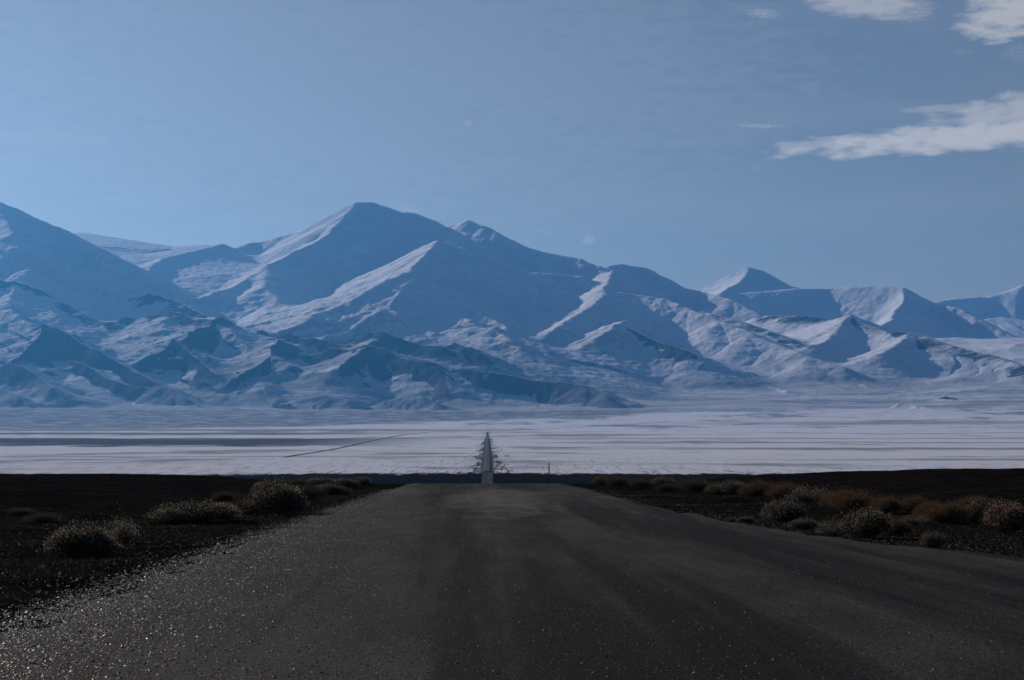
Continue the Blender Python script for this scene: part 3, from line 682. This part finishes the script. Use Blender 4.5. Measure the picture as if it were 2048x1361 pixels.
# kind, centre px, base py, width px, height px, label
SHRUBS = [
    ('sage', 768, 966, 44, 13, 'smallest grey mound between the far left row and the road crest'),
    ('olive', 800, 965, 40, 10, 'low dark scrub where the left verge reaches the road crest'),
    ('olive', 590, 978, 60, 20, 'dim bush between the rounded grey bush and the far left row'),
    ('sage', 662, 990, 70, 24, 'dull twiggy bush in front of the far left row of mounds'),
    ('olive', 1135, 965, 44, 12, 'dark scrub patch between the marker post and the dark green bush'),
    ('rust', 1208, 970, 50, 18, 'reddish brown bush between the dark green and the olive brown ones'),
    ('olive', 1275, 978, 56, 20, 'brownish low bush below the one standing against the snow'),
    ('sage', 1330, 974, 54, 20, 'dark grey bush just right of the yellowish green bush'),
    ('olive', 1378, 978, 56, 20, 'dark olive bush between the grey bushes on the right verge'),
    ('sage', 1432, 990, 52, 24, 'second grey bush beside the yellow green bush on the right'),
    ('rust', 1600, 996, 60, 24, 'brownish bush fading behind the wispy grey bush'),
    ('rust', 1665, 1018, 60, 34, 'left shoulder bush of the largest rusty orange clump'),
    ('rust', 1858, 1034, 60, 30, 'low rusty bush between the greenish crown and the dark dome'),
    ('rust', 1950, 1012, 66, 20, 'brownish haze of grass stalks behind the white tipped bush'),
    ('sage', 158, 1118, 138, 72, 'dark domed bush with pale tips, the closest one on the left verge'),
    ('loose', 236, 1085, 84, 46, 'wispy twiggy bush just behind the closest left bush'),
    ('sage', 385, 1047, 178, 44, 'long low bush with pale pinkish tips left of the road'),
    ('pink', 448, 1042, 62, 36, 'small rosy tipped bush at the right end of the long low left bush'),
    ('olive', 488, 1030, 70, 36, 'low olive bush between the long low bush and the tall brown one'),
    ('sage', 545, 1031, 118, 70, 'tallest brownish bush on the left side of the road'),
    ('sage', 538, 992, 68, 32, 'rounded grey bush behind the tallest left bush'),
    ('olive', 612, 1006, 80, 38, 'dark olive bush right of the tallest left bush'),
    ('sage', 640, 976, 66, 22, 'first rounded grey mound of the far left row of bushes'),
    ('sage', 688, 974, 52, 18, 'middle rounded mound of the far left row of bushes'),
    ('sage', 726, 970, 40, 16, 'last small mound of the far left row of bushes'),
    ('olive', 452, 1003, 60, 20, 'flat olive bush behind the long low left bush'),
    ('olive', 92, 1046, 90, 20, 'flat mossy olive bush in the open ground far left'),
    ('olive', 30, 1030, 60, 14, 'tiny flat bush at the left edge of the picture'),
    ('rust', 1185, 966, 60, 17, 'reddish low bush first on the right past the post'),
    ('olive', 1160, 966, 46, 16, 'dark green low bush nearest the marker post'),
    ('rust', 1252, 966, 62, 22, 'brown bush sticking up against the snow plain'),
    ('olive', 1228, 972, 60, 18, 'olive brown bush in front of the one against the snow'),
    ('olive', 1300, 972, 80, 22, 'yellowish green bush right of the one against the snow'),
    ('olive', 1345, 986, 60, 20, 'small dark bush low on the right verge'),
    ('olive', 1405, 984, 80, 24, 'yellow green bush beside the grey bush on the right'),
    ('sage', 1462, 990, 66, 30, 'grey bush between the yellow green and the rusty bush'),
    ('rust', 1518, 992, 76, 30, 'rusty orange bush with a pink top right of the grey bush'),
    ('rust', 1565, 998, 76, 32, 'rusty brown bush leaning on the pink topped one'),
    ('loose', 1625, 1006, 80, 32, 'wispy grey bush between the two rusty clumps'),
    ('pale', 1575, 1046, 86, 46, 'pale flowering bush at the gravel edge on the right'),
    ('sage', 1612, 1060, 60, 24, 'small dark bush at the foot of the pale flowering one'),
    ('rust', 1715, 1026, 110, 46, 'largest rusty orange bush right of the road'),
    ('rust', 1770, 1028, 80, 36, 'rusty bush touching the right side of the largest one'),
    ('olive', 1690, 1012, 60, 32, 'brown green bush tucked behind the largest rusty one'),
    ('rust', 1825, 1026, 74, 34, 'rusty bush with a greenish crown further right'),
    ('pale', 1735, 1078, 96, 60, 'dark bush with bright white tips beside the road on the right'),
    ('loose', 1672, 1075, 60, 34, 'thin pale sprigs left of the white tipped bush'),
    ('rust', 1795, 1072, 70, 38, 'faint brown twiggy bush right of the white tipped bush'),
    ('rust', 1892, 1048, 106, 44, 'dark rusty domed bush left of the pink tipped bush'),
    ('olive', 1935, 1044, 70, 36, 'dull green bush behind the dark rusty dome'),
    ('pale', 1963, 1046, 66, 46, 'white tipped bush left of the large one at the right edge'),
    ('pink', 2012, 1068, 104, 64, 'large dark domed bush with pink and white tips at the right edge'),
    ('pale', 1868, 1098, 46, 34, 'small bright pale sprig bush closest on the right verge'),
    ('loose', 1835, 1050, 50, 20, 'low scattered sprigs in front of the rusty dome'),
    ('olive', 1985, 1010, 70, 12, 'flat green cushion behind the large edge bush'),
    ('sage', 1490, 1046, 36, 14, 'tiny dark tuft left of the pale flowering bush'),
    ('sage', 1465, 1044, 24, 10, 'tiniest dark tuft on the gravel edge'),
]
for i, (kind, px, py, w, h, label) in enumerate(SHRUBS):
    x, y, z = ray_ground(px, py)
    name = {'rust': 'tussock', 'olive': 'low_shrub', 'loose': 'wispy_shrub', 'pale': 'flowering_shrub', 'pink': 'flowering_shrub'}.get(kind, 'desert_shrub')
    r_ = w / FPX * y / 2; hh = h / FPX * y
    s = link(name, None, loc=(x, y + r_ * .5, z - .01), rot=(0, 0, rng.random() * 6.28), label=label, category='bush', group='bushes along the road verges')
    sx = r_ / .92
    for nm, me in zip(('stems', 'foliage', 'seed_heads'), KINDS[kind]):
        c = link(nm, me, s)
    s.scale = (sx, sx, hh / .98)

# ------------------------------------------------------------------ loose stones (uncountable): one object per kind of ground
def stones(name, pts, sizes, mat, flat=.38, **props):
    n = len(pts); base = np.array([(1, 0, 0), (.4, .8, 0), (-.6, .75, 0), (-1, 0, 0), (-.45, -.8, 0), (.55, -.75, 0), (.1, .1, 1), (-.1, .2, .9)], np.float32)
    F = np.array([(0, 1, 6), (1, 2, 7), (2, 3, 7), (3, 4, 7), (4, 5, 6), (5, 0, 6), (1, 7, 6), (4, 6, 7)], np.int32)
    a = rng.random(n) * 6.28; ca, sa = np.cos(a)[:, None], np.sin(a)[:, None]
    v = base[None] * (1 + .28 * rng.normal(size=(n, 8, 3)).astype(np.float32)) ; v[:, :6, 2] = -0.4
    asp = rng.uniform(.55, 1, n)[:, None]; vx, vy = v[:, :, 0], v[:, :, 1] * asp
    sizes = np.minimum(sizes, np.median(sizes) * 2.6)
    X = (vx * ca - vy * sa) * sizes[:, None]; Y = (vx * sa + vy * ca) * sizes[:, None]; Z = v[:, :, 2] * sizes[:, None] * flat * rng.uniform(.6, 1.4, n)[:, None]
    tx, ty = rng.normal(size=(n, 1)) * .12, rng.normal(size=(n, 1)) * .12; Z = Z + X * tx + Y * ty
    V = np.stack([X + pts[:, 0:1], Y + pts[:, 1:2], Z + pts[:, 2:3]], -1).reshape(-1, 3)
    f = (F[None] + (np.arange(n) * 8)[:, None, None]).reshape(-1, 3)
    return link(name, mesh_np(name, V, f, mat, False), **props)


def stone_mat(name, lo, hi, rough, spec):
    m, g, b = new_mat(name); geo = g.node('ShaderNodeNewGeometry')
    rnd = geo.outputs['Random Per Island']
    g.l.new(g.mix(g.smooth(rnd, .45, 1.05), lo, hi), b.inputs['Base Color']); b.inputs['Roughness'].default_value = rough
    b.inputs['Specular IOR Level'].default_value = spec; return m


def scatter(n, ymin, ymax, ufun, lift=0.03, p=1.6):
    # density falls with distance as the picture area does
    y = ymin * (ymax / ymin) ** (rng.random(n) ** (1 / p) if p else rng.random(n))
    u = ufun(y, n); x = u + AXIS * y
    return np.stack([x, y, ground_z(x, y) + lift], -1)


DK2 = stone_mat('road_gravel', (0.012, 0.012, 0.012, 1), (0.11, 0.108, 0.105, 1), 0.65, 0.2)
SH = stone_mat('shoulder_gravel', (0.018, 0.018, 0.018, 1), (0.27, 0.265, 0.26, 1), 0.55, 0.4)
DK = stone_mat('dark_gravel', (0.006, 0.006, 0.006, 1), (0.085, 0.083, 0.08, 1), 0.8, 0.12)
n = 42000
pts = scatter(n, 13.5, 105, lambda y, k: edge_l(y) + .1 + np.abs(rng.normal(size=k)) * 1.25 - .5 * rng.random(k) ** 2 - .2, .032, 1.0)
stones('shoulder_stones', pts, np.exp(rng.normal(size=n) * .5) * .013, SH, .2, kind='stuff', label='pale loose stones covering the left shoulder of the road')
n = 46000
pts = scatter(n, 13.5, 120, lambda y, k: rng.uniform(edge_l(y) + .5, np.minimum(edge_r(y), y * .28 + 1)), .032, 1.0)
stones('road_stones', pts, np.exp(rng.normal(size=n) * .5) * .006, DK2, .5, kind='stuff', label='scattered small stones lying on the road surface')
n = 14000
pts = scatter(n, 14, 110, lambda y, k: edge_r(y) + rng.normal(size=k) * (.5 + .02 * y), .02, 1.0)
stones('edge_gravel', pts, np.exp(rng.normal(size=n) * .5) * .012, DK2, .35, kind='stuff', label='grey gravel scattered along the right edge of the road')
n = 30000
def verge_u(y, k):
    left = rng.random(k) < .55; l = edge_l(y) - .05 - np.abs(rng.normal(size=k)) * 4.5; r_ = edge_r(y) + .05 + np.abs(rng.normal(size=k)) * 3.5
    return np.where(left, l, r_)
pts = scatter(n, 14, 110, verge_u, .0, 1.0)
stones('verge_stones', pts, np.exp(rng.normal(size=n) * .55) * .019, DK, .5, kind='stuff', label='dark rubble and stones strewn over both verges')

# low dry tufts over the open ground
def tufts(name, n, ymin, ymax, mat, hgt, **props):
    D = ymin * (ymax / ymin) ** rng.random(n); a = rng.uniform(-.30, .30, n); x = np.sin(a) * D; y = np.cos(a) * D; u = x - AXIS * y
    k = (u < edge_l(y) - 1.2) | (u > edge_r(y) + 1.2); x, y = x[k], y[k]
    m = gnoise(x / 7, y / 7, 61) > -.12; x, y = x[m], y[m]; n = len(x); z = ground_z(x, y)
    q = 7; X = np.repeat(x, q) + rng.normal(size=n * q) * .09; Y = np.repeat(y, q) + rng.normal(size=n * q) * .09; Z = np.repeat(z, q) - .01
    d = rng.normal(size=(n * q, 3)) * np.array([.6, .6, .2]) + np.array([0, 0, .8]); d /= np.linalg.norm(d, axis=1, keepdims=True)
    v, f = blades(np.stack([X, Y, Z], -1), d, rng.uniform(.4, 1, n * q) * hgt, rng.uniform(.006, .014, n * q) * 1.6)
    return link(name, mesh_np(name, v, f, mat, False), **props)
tufts('dry_grass', 26000, 30, 170, plain_mat('dead_grass', 0.9, (0.022, 0.018, 0.012), 0.1, 0.2), .10, kind='stuff', label='sparse dry grass on the dark ground beside the road')

# ------------------------------------------------------------------ haze: one closed box of even air
def haze():
    x0, x1, y0, y1, z0, z1 = -21000, 21000, -4500, 21500, -60, 1750
    V = [(a, b, c) for a in (x0, x1) for b in (y0, y1) for c in (z0, z1)]
    F = [(0, 1, 3, 2), (4, 6, 7, 5), (0, 4, 5, 1), (2, 3, 7, 6), (0, 2, 6, 4), (1, 5, 7, 3)]
    me = bpy.data.meshes.new('haze'); me.from_pydata(V, [], F); me.update()
    m = bpy.data.materials.new('thin_blue_air'); m.use_nodes = True; g = G(m.node_tree); g.n.clear()
    out = g.node('ShaderNodeOutputMaterial'); v = g.node('ShaderNodeVolumePrincipled')
    v.inputs['Color'].default_value = HAZE_COLOR; v.inputs['Density'].default_value = HAZE_DENSITY; v.inputs['Anisotropy'].default_value = 0.6
    g.l.new(v.outputs[0], out.inputs['Volume'])
    me.materials.append(m)
    link('haze', me, kind='stuff', label='thin blue haze lying over the plain and the mountains')
haze()
